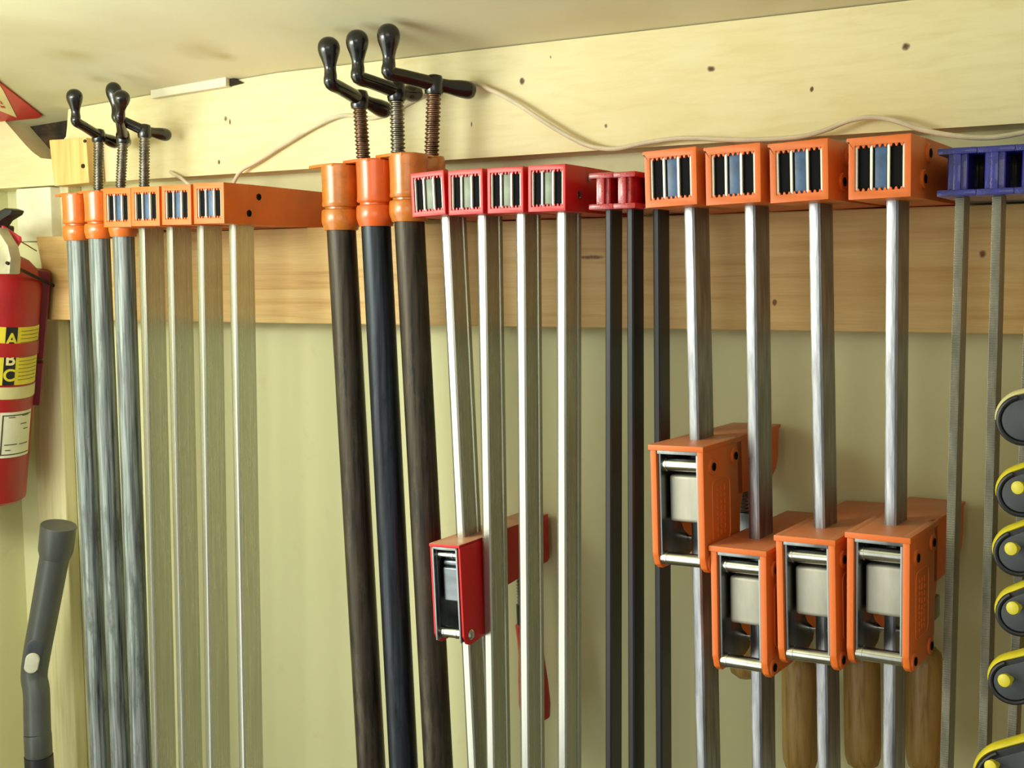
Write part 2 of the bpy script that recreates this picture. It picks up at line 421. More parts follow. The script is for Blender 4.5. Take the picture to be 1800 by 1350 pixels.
# white cable tacked along the beam
def cable(name, pts, r, **kw):
    bm = B(); P = [(*at(px, py, y), 0) for (px, py, y) in pts]
    tube(bm, [q[:3] for q in smooth_path([p[:3] for p in P], 6)], r, 10)
    return build(name, bm, 'cable', **kw)
cable('cable', [(396, 350, -.05), (408, 326, -.048), (424, 300, -.046), (452, 284, -.044), (500, 254, -.043), (560, 219, -.043), (604, 203, -.042), (650, 208, -.041), (690, 196, -.041), (750, 166, -.041), (822, 146, -.043), (862, 158, -.045), (905, 180, -.046), (955, 213, -.047), (1000, 240, -.047), (1038, 257, -.048), (1080, 262, -.048), (1130, 252, -.048), (1200, 243, -.05), (1300, 246, -.05), (1400, 241, -.05), (1450, 229, -.05), (1490, 213, -.05), (1530, 206, -.05), (1572, 212, -.05), (1620, 228, -.051), (1680, 239, -.052), (1740, 242, -.052), (1800, 233, -.05), (1880, 214, -.045)], .0020,
      label='white cable looping along the cream beam above the clamps', cat='cable')
cable('cable', [(299, 302, -.041), (306, 306, -.043), (318, 313, -.047), (333, 326, -.05)], .0017,
      label='short loose end of white cable above the orange clamp heads at left', cat='cable')

# ------------------------------------------------------------------ parallel bar clamps
def clamp_root(name, tx, ty, bx_, yaw, ybar=-.13, **kw):
    """root sits on the bar's front face at the jaw line; lean from the bar's top and bottom"""
    a = at(tx, ty, ybar); b = at(bx_, 1350, ybar)
    s = (b.x-a.x)/(b.z-a.z)
    x0 = a.x + s*(1.75-a.z)
    return empty(name, (x0, ybar, 1.75), (0, math.atan(s), -R_(yaw)), **kw)

def flat_bar(parent, mat, wd, dp, z0, z1, groove=False):
    bm = B(); h = wd/2
    if groove:
        g = .0009; pr = [(-h, .0012), (-h+.0020, 0), (h-.0014, 0), (h, .001), (h, dp*.55), (h-g, dp*.58), (h-g, dp*.80), (h, dp*.83), (h, dp), (-h, dp), (-h, dp*.83), (-h+g, dp*.80), (-h+g, dp*.58), (-h, dp*.55)]
    else:
        pr = [(-h, .0012), (-h+.0022, 0), (h-.0015, 0), (h, .0010), (h, dp-.0009), (h-.0009, dp), (-h+.0009, dp), (-h, dp-.0009)]
    prism(bm, pr, 'z', z0, z1)
    return build('bar', bm, mat, parent, smooth=30)

def clamp_head(parent, w_, h, ln, shell, core, side_rivets=(), boss=False, tw=.0035, tt=.005, lip=0.0, y0=-.03):
    """hollow head: window with four bright plate edges, dark gaps and the bar end in the middle"""
    hw = w_/2
    bm = B()
    bv = .0007
    t = bmesh.new()
    O = [(-hw, 0), (hw, 0), (hw, h), (-hw-lip, h), (-hw-lip, h-.0025), (-hw, h-.003)] if lip else [(-hw, 0), (hw, 0), (hw, h), (-hw, h)]
    I = [(-hw+tw, tt), (hw-tw, tt), (hw-tw, h-tt), (-hw+tw, h-tt), (-hw+tw, h-tt), (-hw+tw, h-tt-.0005)] if lip else [(-hw+tw, tt), (hw-tw, tt), (hw-tw, h-tt), (-hw+tw, h-tt)]
    if lip: I[3] = (-hw+tw, h-tt); I[4] = (-hw+tw, h-tt-.0015); I[5] = (-hw+tw, h-tt-.003)
    vs = [[t.verts.new((x, y, z)) for x, z in P] for P, y in ((O, y0), (O, y0+.034), (I, y0+.034), (I, y0))]
    nn = len(O)
    for a_, b_ in ((0, 1), (1, 2), (2, 3), (3, 0)):
        for k in range(nn): t.faces.new((vs[a_][k], vs[a_][(k+1) % nn], vs[b_][(k+1) % nn], vs[b_][k]))
    bmesh.ops.recalc_face_normals(t, faces=t.faces)
    es = [e for e in t.edges if len(e.link_faces) == 2 and e.calc_face_angle(0) > .6 and min(v.co.y for v in e.verts) < y0+.03]
    bmesh.ops.bevel(t, geom=es, offset=.0005, segments=2, affect='EDGES', profile=.6)
    add(bm, t)
    prism(bm, [(y0+.034, 0), (y0+.034, h), (y0+ln, h-.001), (y0+ln+.001, h-.006), (y0+ln, 0)], 'x', -hw, hw)
    iw = w_-2*tw
    n = 9
    for k in range(n):                     # little teeth round the window
        x = -iw/2 + iw*(k+.5)/n
        for z, s in ((tt, 1), (h-tt, -1)):
            prism(bm, [(x-iw/n*.36, z-s*.0005), (x+iw/n*.36, z-s*.0005), (x+iw/n*.1, z+s*.0019), (x-iw/n*.1, z+s*.0019)], 'y', y0+.0008, y0+.008)
    if boss:
        for (s_, z_) in side_rivets: cyl(bm, (hw, y0+s_, z_), .0065, .0035, 'x', 20)
    hd = build('head', bm, shell, parent, smooth=30)
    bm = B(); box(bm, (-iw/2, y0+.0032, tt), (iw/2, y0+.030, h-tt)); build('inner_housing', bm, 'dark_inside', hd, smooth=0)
    bm = B(); box(bm, (-iw*.12, y0+.0026, tt), (iw*.13, y0+.02, h-tt), .001); build('bar_end', bm, core, hd)
    for k, x in enumerate((-iw*.485, -iw*.175, iw*.175, iw*.485)):
        bm = B(); t = iw*.024
        prism(bm, [(y0+.0012, tt+.0012), (y0+.0018, tt-.0002), (y0+.0034, tt-.0002), (y0+.0034, h-tt+.0002), (y0+.0018, h-tt+.0002), (y0+.0012, h-tt-.0012)], 'x', x-t, x+t)
        build('plate', bm, 'fin', hd, smooth=0)
    for (s_, z_) in side_rivets:
        bm = B(); lathe(bm, [(.0032, -.0006), (.0032, .0005), (.0025, .0005), (.0020, .0001), (.0005, .0001)], (hw+(.0018 if boss else 0), y0+s_, z_), 'x', 20)
        build('rivet', bm, 'dark_inside' if shell != 'red' else 'liner', hd)
    return hd

def end_stop(parent, wd, dp, z, mat='black'):
    bm = B(); box(bm, (-wd/2-.003, -.003, z), (wd/2+.003, dp+.003, z+.02), .0015); build('end_cap', bm, mat, parent)

def add_slider(root, z, kind):
    big = kind == 'orange'
    hw = .022 if big else .0155
    if big:
        prof = [(0, 0), (0, -.084), (.003, -.093), (.008, -.0965), (.05, -.0965), (.060, -.093), (.065, -.084), (.067, -.058), (.073, -.050), (.09, -.046), (.138, -.042), (.148, -.036), (.153, -.026), (.155, -.004), (.160, -.002), (.160, 0)]
        pt, T = .0052, .0045
    else:
        prof = [(0, 0), (0, -.079), (.004, -.086), (.010, -.088), (.030, -.086), (.036, -.078), (.042, -.058), (.06, -.052), (.158, -.045), (.162, -.043), (.163, 0)]
        pt, T = .0026, .003
    y0, cl, xo = (-.035, .005, .002) if big else (-.029, .011, .0035)
    prof = [(s-(cl if s > .1 else 0), h) for s, h in prof]
    pf = [(y0+s, z+h) for s, h in prof]
    # only the fore part of the side plates is hollow; the jaw behind is solid
    cut = .062 if big else .046
    fore = [p for p in pf if p[0] <= y0+cut+.008]
    fore = [p for p in fore] + [(y0+cut+.01, z-.047), (y0+cut+.01, z)]
    bm = B()
    prism(bm, fore, 'x', -hw, -hw+pt, .0012); prism(bm, fore, 'x', hw-pt, hw, .0012)
    jaw = [(y0+cut, z), (y0+cut, z-.046)] + [p for p in pf if p[0] > y0+cut+.012]
    prism(bm, jaw, 'x', -hw, hw, .0009)
    lip = .0012 if big else 0
    bw = .0062
    prism(bm, [(-hw-lip, y0-.001), (hw+lip*.5, y0-.001), (hw+lip*.5, y0+cut+.01), (-hw-lip, y0+cut+.01)], 'z', z-T, z-.0002, .0008)
    if big:
        for (s_, h_) in ((.015, -.017), (.056, -.014), (.010, -.089), (.052, -.089)):
            cyl(bm, (hw, y0+s_, z+h_), .0062, .003, 'x', 22)
        # raised rounded frame with worn moulded marks
        fr = []
        for k in range(0, 24):
            a = 2*math.pi*k/24; cx, cz = .0305, -.052
            fr.append((hw+.0001, y0+cx+math.copysign(1, math.cos(a))*.010+.006*math.cos(a), z+cz+math.copysign(1, math.sin(a))*.018+.006*math.sin(a)))
        fr.append(fr[0]); tube(bm, fr, .0006, 6)
        rnd = random.Random(3)
        for c_ in range(3):
            zz = z-.034
            while zz > z-.072:
                L = rnd.uniform(.002, .0045); yy = y0+.0235+c_*.0065
                box(bm, (hw-.0002, yy, zz-L), (hw+.0005, yy+.0012, zz)); box(bm, (hw-.0002, yy+.0012, zz-L*.5), (hw+.0005, yy+.0035, zz-L*.5+.001))
                zz -= L+.0014
    sl = build('sliding_jaw', bm, 'orange_dust' if big else 'red_dust', root, smooth=30)
    ih = hw-pt
    bm = B()
    lin_f = [(y0+.002+s*.0, z+h) for s, h in []]
    lp = [(y0+.003, z-T), (y0+.003, z+(-.086 if big else -.082)), (y0+.012, z+(-.093 if big else -.085)), (y0+(.05 if big else .03), z+(-.092 if big else -.083)), (y0+cut-.002, z-.06), (y0+cut-.002, z-T)]
    prism(bm, lp, 'x', -ih, -ih+.0022, .0004); prism(bm, lp, 'x', ih-.0022, ih, .0004)
    box(bm, (-ih, y0+.001, z-T-.0028), (ih, y0+cut-.004, z-T), .0004)
    if not big:
        box(bm, (-ih, y0+.028, z-.085), (ih, y0+.031, z-.02))
        box(bm, (-ih, y0-.001, z-.084), (-ih+.0018, y0+.004, z-T), .0004); box(bm, (ih-.0018, y0-.001, z-.084), (ih, y0+.004, z-T), .0004); box(bm, (-ih, y0-.001, z-T-.0018), (ih, y0+.004, z-T), .0004)
    build('liner', bm, 'liner', sl, smooth=25)
    for (s_, h_, r_) in (((.010, -.0160, .0052), (.007, -.0880, .0050), (.048, -.080, .003)) if big else ((.006, -.0105, .0028), (.007, -.078, .0046))):
        bm = B(); cyl(bm, (0, y0+s_, z+h_), r_, 2*ih-.0003, 'x', 20)
        cyl(bm, (-ih+.0045, y0+s_, z+h_), r_+.0005, .0012, 'x', 20)
        if not big: cyl(bm, (ih*.35, y0+s_, z+h_), r_+.0004, .002, 'x', 20)
        build('cross_pin', bm, 'bright', sl)
    bm = B()
    if big: box(bm, (-.0125, y0+.012, z-.0605), (.0145, y0+.034, z-.0245), .003, 4)
    else: box(bm, (-.0075, y0+.006, z-.051), (.0095, y0+.026, z-.0215), .002, 4); cyl(bm, (.001, y0+.012, z-.0185), .0034, .017, 'x', 18)
    build('clutch_block', bm, 'clutch' if big else 'clutch_dark', sl)
    if big:
        bm = B(); prism(bm, [(-.014, z-.058), (.004, z-.058), (.004, z-.071)] + [(.004-.018*math.sin(a), z-.064-.020*math.cos(a)*.9) for a in [0.1*k for k in range(2, 15)]], 'y', y0+.052, y0+.058, .0006) if 0 else prism(bm, [(-.0150, z-.056), (-.0047, z-.056), (-.0047, z-.076), (-.0085, z-.0755), (-.0125, z-.072), (-.0148, z-.066)], 'y', y0+.036, y0+.044, .0006)
        build('rear_wall', bm, 'orange', sl)
        for (s_, h_) in ((.015, -.017), (.056, -.014), (.010, -.089), (.052, -.089)):
            bm = B(); lathe(bm, [(.0031, -.0006), (.0031, .0006), (.0024, .0006), (.0019, .0001), (.0005, .0001)], (hw+.0016, y0+s_, z+h_), 'x', 20)
            build('rivet', bm, 'dark_inside', sl)
    else:
        bm = B(); lathe(bm, [(.0045, -.0004), (.0045, .0008), (.0034, .0018), (.0015, .0024), (.0003, .0025)], (hw, y0+.010, z-.079), 'x', 20)
        build('rivet', bm, 'bright', sl)
    sl.location.x = xo
    # screw and its handle
    ys = .085
    bm = B(); prof_s = []
    zz = z-.044
    zend = z-(.118 if big else .085)
    while zz > zend: prof_s += [(.0052, zz), (.0060, zz-.001), (.0060, zz-.0015), (.0052, zz-.0025)]; zz -= .003
    lathe(bm, prof_s, (.003 if big else .010, ys, 0), 'z', 18)
    if big: box(bm, (-.006, ys-.008, z-.088), (.012, ys+.008, z-.070), .0015)
    build('screw', bm, 'liner', root)
    if big:
        bm = B(); r = .0150
        lathe(bm, [(.008, z-.112), (.0125, z-.116), (r, z-.125), (r, z-.19), (r*.97, z-.200), (r*.82, z-.2075), (r*.5, z-.2115), (.001, z-.2125)], (.003, ys, 0), 'z', 10)
        build('wooden_handle', bm, 'handle_wood', root, smooth=60)
    else:
        bm = B(); cyl(bm, (.013, ys, z-.088), .0095, .020, 'z', 20)
        build('ferrule', bm, 'black', root)
        bm = B(); lathe(bm, [(.006, z-.094), (.0130, z-.098), (.0122, z-.112), (.0118, z-.125), (.0138, z-.150), (.0148, z-.172), (.0135, z-.184), (.008, z-.188), (.001, z-.189)], (.011, ys, 0), 'z', 24)
        for v in bm.verts: v.co.x += .004 + (z-.094-v.co.z)*.03
        build('screw_handle', bm, 'red', root)
    return sl

def parallel_clamp(name, top, bot, y_top, kind, z_slider, label, group, low=.62, h=None):
    yaw = {'L': 0, 'K': 2, 'R': 5}[kind]
    root = clamp_root(name, top, y_top, bot, yaw, label=label, cat='bar clamp', group=group)
    if kind == 'L':
        clamp_head(root, .0372, .0375, .148, 'orange', 'bar_end', side_rivets=((.048, .0265), (.034, .0105)), tw=.0042, tt=.0052)
        flat_bar(root, 'steel', .0086, .0275, low-1.75, .031); end_stop(root, .0086, .0275, low-1.75, 'orange')
    elif kind == 'K':
        clamp_head(root, .0338, .0365, .142, 'red', 'bar_end_green', side_rivets=((.040, .0285), (.023, .0135)), tw=.0028, tt=.004, y0=-.023)
        flat_bar(root, 'steel', .0088, .0275, low-1.75, .031, groove=True); end_stop(root, .0088, .0275, low-1.75)
    else:
        clamp_head(root, .0425, .042, .150, 'orange', 'bar_end', side_rivets=((.042, .032), (.029, .0135)), boss=True, tw=.0045, tt=.0055, lip=.0015)
        flat_bar(root, 'steel_r', .0085, .0285, low-1.75, .036); end_stop(root, .0085, .0285, low-1.75, 'orange')
    if z_slider is not None: add_slider(root, z_slider-1.75, 'red' if kind == 'K' else 'orange')
    return root

gL = 'orange headed bar clamps beside the galvanised pipe clamps'
for (t, b, lab) in [(247.5, 271.5, 'orange headed steel bar clamp hung next to the grey galvanised pipes'),
                    (296.5, 318, 'orange headed bar clamp, second from the grey galvanised pipes'),
                    (350.5, 367, 'orange headed bar clamp, third from the grey galvanised pipes, before the bare wall'),
                    (407, 425, 'orange headed bar clamp with its full head side showing, beside the bare wall gap')]:
    parallel_clamp('bar_clamp', t, b, 410, 'L', None, lab, gL)
gK = 'red headed bar clamps in the middle'
for (t, b, zs, lab) in [(782, 829, 1.474, 'red headed bar clamp tilted beside black pipe, with a red sliding jaw halfway down'),
                        (845.5, 861.5, None, 'red headed bar clamp crossing in front of the red sliding jaw'),
                        (914, 922, None, 'red headed bar clamp, third of four, with no jaw in view'),
                        (985.5, 987, None, 'red headed bar clamp beside the black bars, its whole head side showing')]:
    parallel_clamp('bar_clamp', t, b, 400, 'K', zs, lab, gK)
gR = 'orange headed bar clamps at the right with sliding jaws'
for (t, b, zs, lab) in [(1210.5, 1233, 1.572, 'orange bar clamp whose sliding jaw sits highest of the four orange jaws'),
                        (1317.5, 1331, 1.499, 'orange bar clamp with the lowest sliding jaw, just right of the highest one'),
                        (1431, 1447, 1.512, 'orange bar clamp with sliding jaw between the lowest jaw and the rightmost orange jaw'),
                        (1568, 1562, 1.519, 'rightmost orange bar clamp, its sliding jaw side open to view beside the serrated bars')]:
    parallel_clamp('bar_clamp', t, b, 370, 'R', zs, lab, gR)

# ------------------------------------------------------------------ light cast head clamps (black bars, blue heads)
def cast_clamp(top, bot, y_top, mat_head, mat_bar, wb, db, hh, hwid, label, group, serr=False, low=.7, thick=.0095, cat='bar clamp', ybar=-.13):
    root = clamp_root('bar_clamp', top, y_top, bot, 2, ybar=ybar, label=label, cat=cat, group=group)
    bm = B(); y0 = -.013; y1 = .118; t = .0045; hw = hwid/2
    zb = .0005
    # flanges taper to the jaw tip, web between, rounded post round the bar
    prism(bm, [(-hw, y0), (hw, y0), (hw, .06), (hw*.75, y1), (-hw*.75, y1), (-hw, .06)], 'z', zb, zb+t, .0012)
    prism(bm, [(-hw, y0), (hw, y0), (hw, .06), (hw*.75, y1), (-hw*.75, y1), (-hw, .06)], 'z', zb+hh-t, zb+hh, .0012)
    box(bm, (-.003, 0, zb+.001), (.003, y1-.002, zb+hh-.001))
    box(bm, (-thick/2-.0015, y0+.0035, zb+.002), (thick/2+.0015, db+.008, zb+hh-.002), .002, 3)
    box(bm, (-.0025, y0+.001, zb+.002), (.0025, y0+.006, zb+hh-.002), .001)
    box(bm, (-hw*.8, y1-.006, zb-.0), (hw*.8, y1, zb+hh), .0012)
    build('head', bm, mat_head, root, smooth=35)
    if serr:
        bm = B(); h = wb/2; z0, z1 = low-1.75, .004
        box(bm, (-h, .0009, z0), (h, db, z1), .0004)
        pitch = .0017; n = int((z1-z0)/pitch)
        for k in range(n):
            z = z0+k*pitch
            prism(bm, [(.001, z), (.0003, z+pitch*.45), (.0003, z+pitch*.6), (.001, z+pitch*.98)], 'x', -h*.92, h*.92)
        build('serrated_bar', bm, mat_bar, root, smooth=0)
    else:
        bm = B(); h = wb/2; z0, z1 = low-1.75, .004
        prism(bm, [(-h, .0012), (-h+.0012, 0), (h-.0012, 0), (h, .0012), (h, db), (-h, db)], 'z', z0, z1)
        build('bar', bm, mat_bar, root, smooth=0)
    end_stop(root, wb, db, low-1.75)
    return root
gB = 'black bar clamps with red cast heads'
for (t, b, lab) in [(1069, 1069, 'black bar clamp with a red cast head next to the red headed parallel clamp'),
                    (1107, 1109.5, 'middle one of the three black bar clamps, red cast head'),
                    (1153, 1158, 'black bar clamp whose head is hidden behind the first right orange head')]:
    cast_clamp(t, b, 400, 'red_cast', 'blackbar', .0058, .0195, .0285, .0215 if t < 1150 else .015, lab, gB, thick=.0095 if t < 1150 else .008, ybar=-.13 if t < 1150 else -.114)
gS = 'serrated bar clamps with blue cast heads'
for (t, b, lab) in [(1687, 1659, 'blue headed clamp on a serrated grey bar, nearest the orange clamps'),
                    (1752, 1726, 'second blue headed clamp on a serrated grey bar'),
                    (1817, 1776, 'blue headed serrated bar clamp at the right edge behind black and yellow clamps')]:
    cast_clamp(t, b, 340, 'blue_cast', 'serr', .0058, .022, .0325, .0255, lab, gS, serr=True, thick=.0105)

# ------------------------------------------------------------------ pipe clamps
def pipe_clamp(tx, bx_, r, zbot, head_mat, pipe_mat, screw_mat, ball_p, elbow_p, hub_p, tail_p, label, group, facets=32, tab=True, k=1.0, low=.45):
    ya = -.13+r
    a = at(tx, 430, ya); b = at(bx_, 1350, ya); s = (b.x-a.x)/(b.z-a.z)
    x0 = a.x+s*(1.75-a.z)
    root = empty('pipe_clamp', (x0, ya, zbot), (0, math.atan(s), 0), label=label, cat='pipe clamp', group=group)
    root.rotation_euler = (0, 0, 0)
    lean = Matrix.Rotation(math.atan(s), 4, 'Y')
    rr = r*1.0
    bm = B()
    tube(bm, [lean @ Vector((0, 0, z)) for z in (low-zbot, .03)], r, 40); build('pipe', bm, pipe_mat, root)
    # cast head: bead, groove, sleeve, top plate, screw boss and jaw nose
    bm = B(); H = .0575*k
    g = r+.0018; G = r+.0041*k
    lathe(bm, [(r-.001, 0), (g, 0), (g+.0004, .0008*k), (G, .0065*k), (G+.0003, .0080*k), (G+.0001, .0165*k), (G-.0006, .0182*k), (G-.0030, .0190*k), (G-.0030, .0206*k), (G-.0012, .0210*k), (G-.0004, .0224*k), (G-.0008, .026*k), (G-.0008, .042*k), (G-.0002, H-.002), (G-.0002, H)], (0, 0, 0), 'z', facets)
    sy = .037*k
    box(bm, (-G*.62, 0, .012*k), (G*.62, sy, H), .0015)
    lathe(bm, [(.0105*k, .020*k), (.0125*k, .024*k), (.0125*k, H-.002), (.0115*k, H+.002)], (0, sy, 0), 'z', facets)
    nose = -.012-ya
    prism(bm, [(sy, .012*k), (nose, max(.0095, 1.7502-zbot)), (nose, H*.62), (sy, H*.9)], 'x', -.0095*k, .0095*k, .0015)
    head = build('head', bm, head_mat, root, smooth=26 if facets < 20 else 40)
    if tab:
        bm = B()
        prism(bm, [(-.031*k, -.006*k), (-.030*k, .004*k), (-.012*k, .020*k), (.010*k, .026*k), (.0145*k, .010*k), (.0135*k, -.010*k), (.004*k, -G), (-.012*k, -G*.8)], 'z', H-.0012, H+.0016, .0007)
        build('top_plate', bm, head_mat, head)
    hub = Vector(hub_p)
    c = root.location
    scx, scy = hub.x-c.x, hub.y-c.y
    z1 = hub.z-c.z-.004; z0 = H-.001
    bm = B(); prof = []; z = z0; p = .0037*k; R1, R0 = .0068*k, .0054*k
    while z < z1: prof += [(R0, z), (R1, z+p*.3), (R1, z+p*.5), (R0, z+p*.8)]; z += p
    lathe(bm, prof, (0, sy, 0), 'z', 20); 
    for v in bm.verts:                     # the screw leans to its hub
        u = (v.co.z-z0)/(z1-z0); v.co.x += scx*u; v.co.y += (scy-sy)*u
    build('screw', bm, screw_mat, root)
    # crank handle: tail wing, hub, arm, knob
    L = lambda q: Vector(q)-c
    B_, E_, H_, T_ = L(ball_p), L(elbow_p), L(hub_p), L(tail_p)
    bm = B()
    pts = []
    d = (H_-T_)
    for u, rad in ((-.04, .003), (0, .0062), (.12, .0080), (.35, .0078), (.62, .0064), (.85, .0064), (1, .0068)):
        q = T_+d*u; pts.append((*q, rad*k))
    d = (E_-H_)
    for u, rad in ((.35, .0064), (.7, .0062)):
        q = H_+d*u; pts.append((*q, rad*k))
    pts.append((*E_, .0063*k))
    d = (B_-E_)
    for u, rad in ((.22, .0058), (.42, .0054), (.62, .0070), (.82, .0092), (1.0, .0100), (1.16, .0088), (1.27, .0055), (1.31, .002)):
        q = E_+d*u; pts.append((*q, rad*k))
    sp_ = smooth_path(pts, 4)
    tube(bm, [q[:3] for q in sp_], [max(.0005, q[3]) for q in sp_], 20)
    lathe(bm, [(.0078*k, -.009*k), (.0086*k, -.006*k), (.0086*k, .003*k), (.0072*k, .0072*k), (.003*k, .0085*k)], H_, 'z', 24)
    build('crank_handle', bm, 'black_gloss', root, smooth=60)
    return root

def P3(px, py, Y): return at(px, py, Y)
gP = 'galvanised pipe clamps at far left'
yA, yE = -.087, -.122
pipe_clamp(136.5, 178, .0108, 1.7400, 'cast_a', 'galv', 'screw', P3(131, 170, -.124), P3(134, 214, yE), P3(173, 238, yA), P3(205, 252, -.058),
           'galvanised pipe clamp with orange head, outermost at far left by the fire extinguisher', gP, k=.82, tab=True)
pipe_clamp(175, 214, .0108, 1.7412, 'cast_a', 'galv', 'screw', P3(214, 172, -.128), P3(211, 208, -.12), P3(216, 240, yA), P3(220, 250, -.056),
           'galvanised pipe clamp with orange head, middle of the three grey pipes', gP, k=.82)
pipe_clamp(217.5, 249, .0108, 1.7425, 'cast_a', 'galv', 'screw', P3(200, 160, -.104), P3(206, 208, -.106), P3(254, 230, yA), P3(296, 238, -.056),
           'galvanised pipe clamp with orange head half hidden by the first orange clamp head', gP, k=.82)
gQ = 'dark pipe clamps in the middle'
yH = -.08
pipe_clamp(602, 653.5, .0133, 1.7420, 'cast_c', 'blackpipe', 'screw_r', P3(578, 84, -.127), P3(582, 146, -.125), P3(632, 174, yH), P3(682, 196, -.05),
           'brown-black pipe clamp with ochre orange head, the lowest set of the three black handles', gQ)
pipe_clamp(663, 710, .0133, 1.7445, 'cast_b', 'blackpipe2', 'screw', P3(628, 72, -.127), P3(630, 136, -.125), P3(697, 160, yH), P3(735, 165, -.052),
           'blue-black pipe clamp with bright orange faceted head, between two brown-black pipes', gQ, facets=14)
pipe_clamp(722, 771, .0133, 1.7475, 'cast_c', 'blackpipe', 'screw_r', P3(683, 62, -.127), P3(684, 128, -.125), P3(763, 148, yH), P3(832, 160, -.0495),
           'brown-black pipe clamp with the tallest black crank handle, next to the red clamp heads', gQ)

# ------------------------------------------------------------------ fire extinguisher
cx_, Y_ex = -12, -.092
pt = at(cx_+14, 450, Y_ex); pb = at(cx_-16, 872, Y_ex)
s = (pb.x-pt.x)/(pb.z-pt.z)
ex = empty('fire_extinguisher', (pb.x, Y_ex, pb.z), (0, math.atan(s), 0), label='red fire extinguisher with a yellow and black label hung at the left edge', cat='fire extinguisher')
Hx = pt.z-pb.z; rx = .0455
ex_inv = Matrix.Rotation(-math.atan(s), 3, 'Y')
def toex(v): return ex_inv @ (Vector(v)-Vector((pb.x, Y_ex, pb.z)))
bm = B()
lathe(bm, [(rx*.9, 0), (rx, .004), (rx, Hx-.030), (rx*.97, Hx-.018), (rx*.86, Hx-.007), (rx*.66, Hx+.002), (rx*.4, Hx+.007), (.014, Hx+.010), (.014, Hx+.02)], (0, 0, 0), 'z', 56)
build('cylinder', bm, 'red_enamel', ex)
# direction from the body to the camera, for the side its label is turned to
ac = math.atan2(CAM.y-Y_ex, CAM.x-pb.x)
def wrap(name, a0, a1, z0, z1, off, mat, parent, nseg=16, **kw):
    bm = B(); r0, r1 = rx-.0005, rx+off; ro = []
    for k in range(nseg+1):
        a = ac + R_(a0+(a1-a0)*k/nseg)
        ro.append([bm.verts.new((r*math.cos(a), r*math.sin(a), z)) for r, z in ((r1, z0), (r1, z1), (r0, z1), (r0, z0))])
    for p_, q_ in zip(ro, ro[1:]):
        for j in range(4): bm.faces.new((p_[j], p_[(j+1) % 4], q_[(j+1) % 4], q_[j]))
    bm.faces.new(ro[0]); bm.faces.new(ro[-1][::-1])
    return build(name, bm, mat, parent, smooth=30, **kw)
def zpx(py): return at(30, py, Y_ex-.02).z - pb.z
zl0, zl1 = zpx(664), zpx(559)
lab = wrap('label', 28, 78, zl0, zl1, .0006, 'yellow_label', ex, label='yellow printed label')
blk = wrap('letter_band', 12, 28, zl0, zl1, .0007, 'black', ex, label='black band with yellow letters')
wrap('label', -30, 11.5, zl0, zl1, .0006, 'yellow_label', ex)
for k in range(14):
    zz = zl1-.004-(zl1-zl0-.006)*k/14
    wrap('print_line', 33, 74 - (k*7 % 5), zz-.0008, zz, .0009, 'ink_olive', lab, 8)
def text_mesh(txt, size):
    c = bpy.data.curves.new('t', 'FONT'); c.body = txt; c.size = size; c.align_x = 'CENTER'; c.extrude = .0003; c.offset = size*.02
    o = bpy.data.objects.new('t', c); COL.objects.link(o)
    dg = bpy.context.evaluated_depsgraph_get(); dg.update()
    me = bpy.data.meshes.new_from_object(o.evaluated_get(dg)); bpy.data.objects.remove(o)
    return me
for ch, py in (('A', 591), ('B', 627), ('C', 656)):
    me = text_mesh(ch, .0195); zz = zpx(py); a_mid = ac+R_(20)
    for v in me.vertices:
        x, y, z = v.co; a = a_mid + x/rx; r = rx+.0009+z
        v.co = (r*math.cos(a), r*math.sin(a), zz+y)
    me.materials.append(M['yellow_label' if ch != 'B' else 'sign_cream']); o = bpy.data.objects.new('letter', me); COL.objects.link(o); o.parent = blk
wrap('cream_band', -80, 84, zpx(690), zpx(668), .0005, 'cream', ex, 32)
wrap('strap', -100, 100, zpx(613), zpx(588), .0016, 'red_enamel', ex, 40, label='red strap')
il = wrap('inspection_label', 12, 68, zpx(797), zpx(714), .0006, 'white_label', ex, label='white inspection label')
za, zb_ = zpx(797), zpx(714)
wrap('border', 15, 17, za+.003, zb_-.003, .0008, 'ink', il, 2); wrap('border', 15, 66, za+.003, za+.0042, .0008, 'ink', il, 10); wrap('border', 15, 66, zb_-.0042, zb_-.003, .0008, 'ink', il, 10)
for (a0, a1, u) in ((44, 56, .72), (50, 60, .6), (20, 40, .28), (44, 62, .27), (22, 30, .16), (24, 34, .88), (46, 60, .9)):
    zz = za+(zb_-za)*u; wrap('print_line', a0, a1, zz, zz+.0009, .0009, 'ink', il, 4)
# bracket behind, valve, lever, ring and tag
bm = B()
dv = Vector((math.cos(ac+R_(97)), math.sin(ac+R_(97)), 0))
for (z0, z1) in ((Hx*.60, Hx*.97), (Hx*.40, Hx*.585)):
    t = bmesh.new(); box(t, (rx*.55, .0, z0), (rx+.0085, .028, z1), .004, 3); add(bm, t, 0, Matrix.Rotation(ac+R_(88), 4, 'Z'))
build('bracket', bm, 'maroon', ex, label='dark maroon bracket')
bm = B(); cyl(bm, (0, 0, Hx+.024), .009, .016, 'z', 20); box(bm, (-.022, -.009, Hx+.030), (.010, .008, Hx+.040), .003, 3)
build('valve', bm, 'black', ex)
bm = B()
prism(bm, [xz(*q, -.115) for q in [(-30, 392), (2, 375), (22, 366), (35, 370), (31, 378), (14, 388), (6, 400), (-20, 412)]], 'y', -.125, -.108, .002)
for v in bm.verts: v.co = toex(v.co)
build('lever', bm, 'black', ex, label='black operating lever')
bm = B()
prism(bm, [xz(*q, -.13) for q in [(-4, 404), (10, 400), (30, 432), (35, 455), (33, 482), (12, 482), (9, 462), (-2, 440)]], 'y', -.142, -.128, .0018)
for v in bm.verts: v.co = toex(v.co)
build('carrying_grip', bm, 'grip_metal', ex, label='pale metal carrying grip')
bm = B()
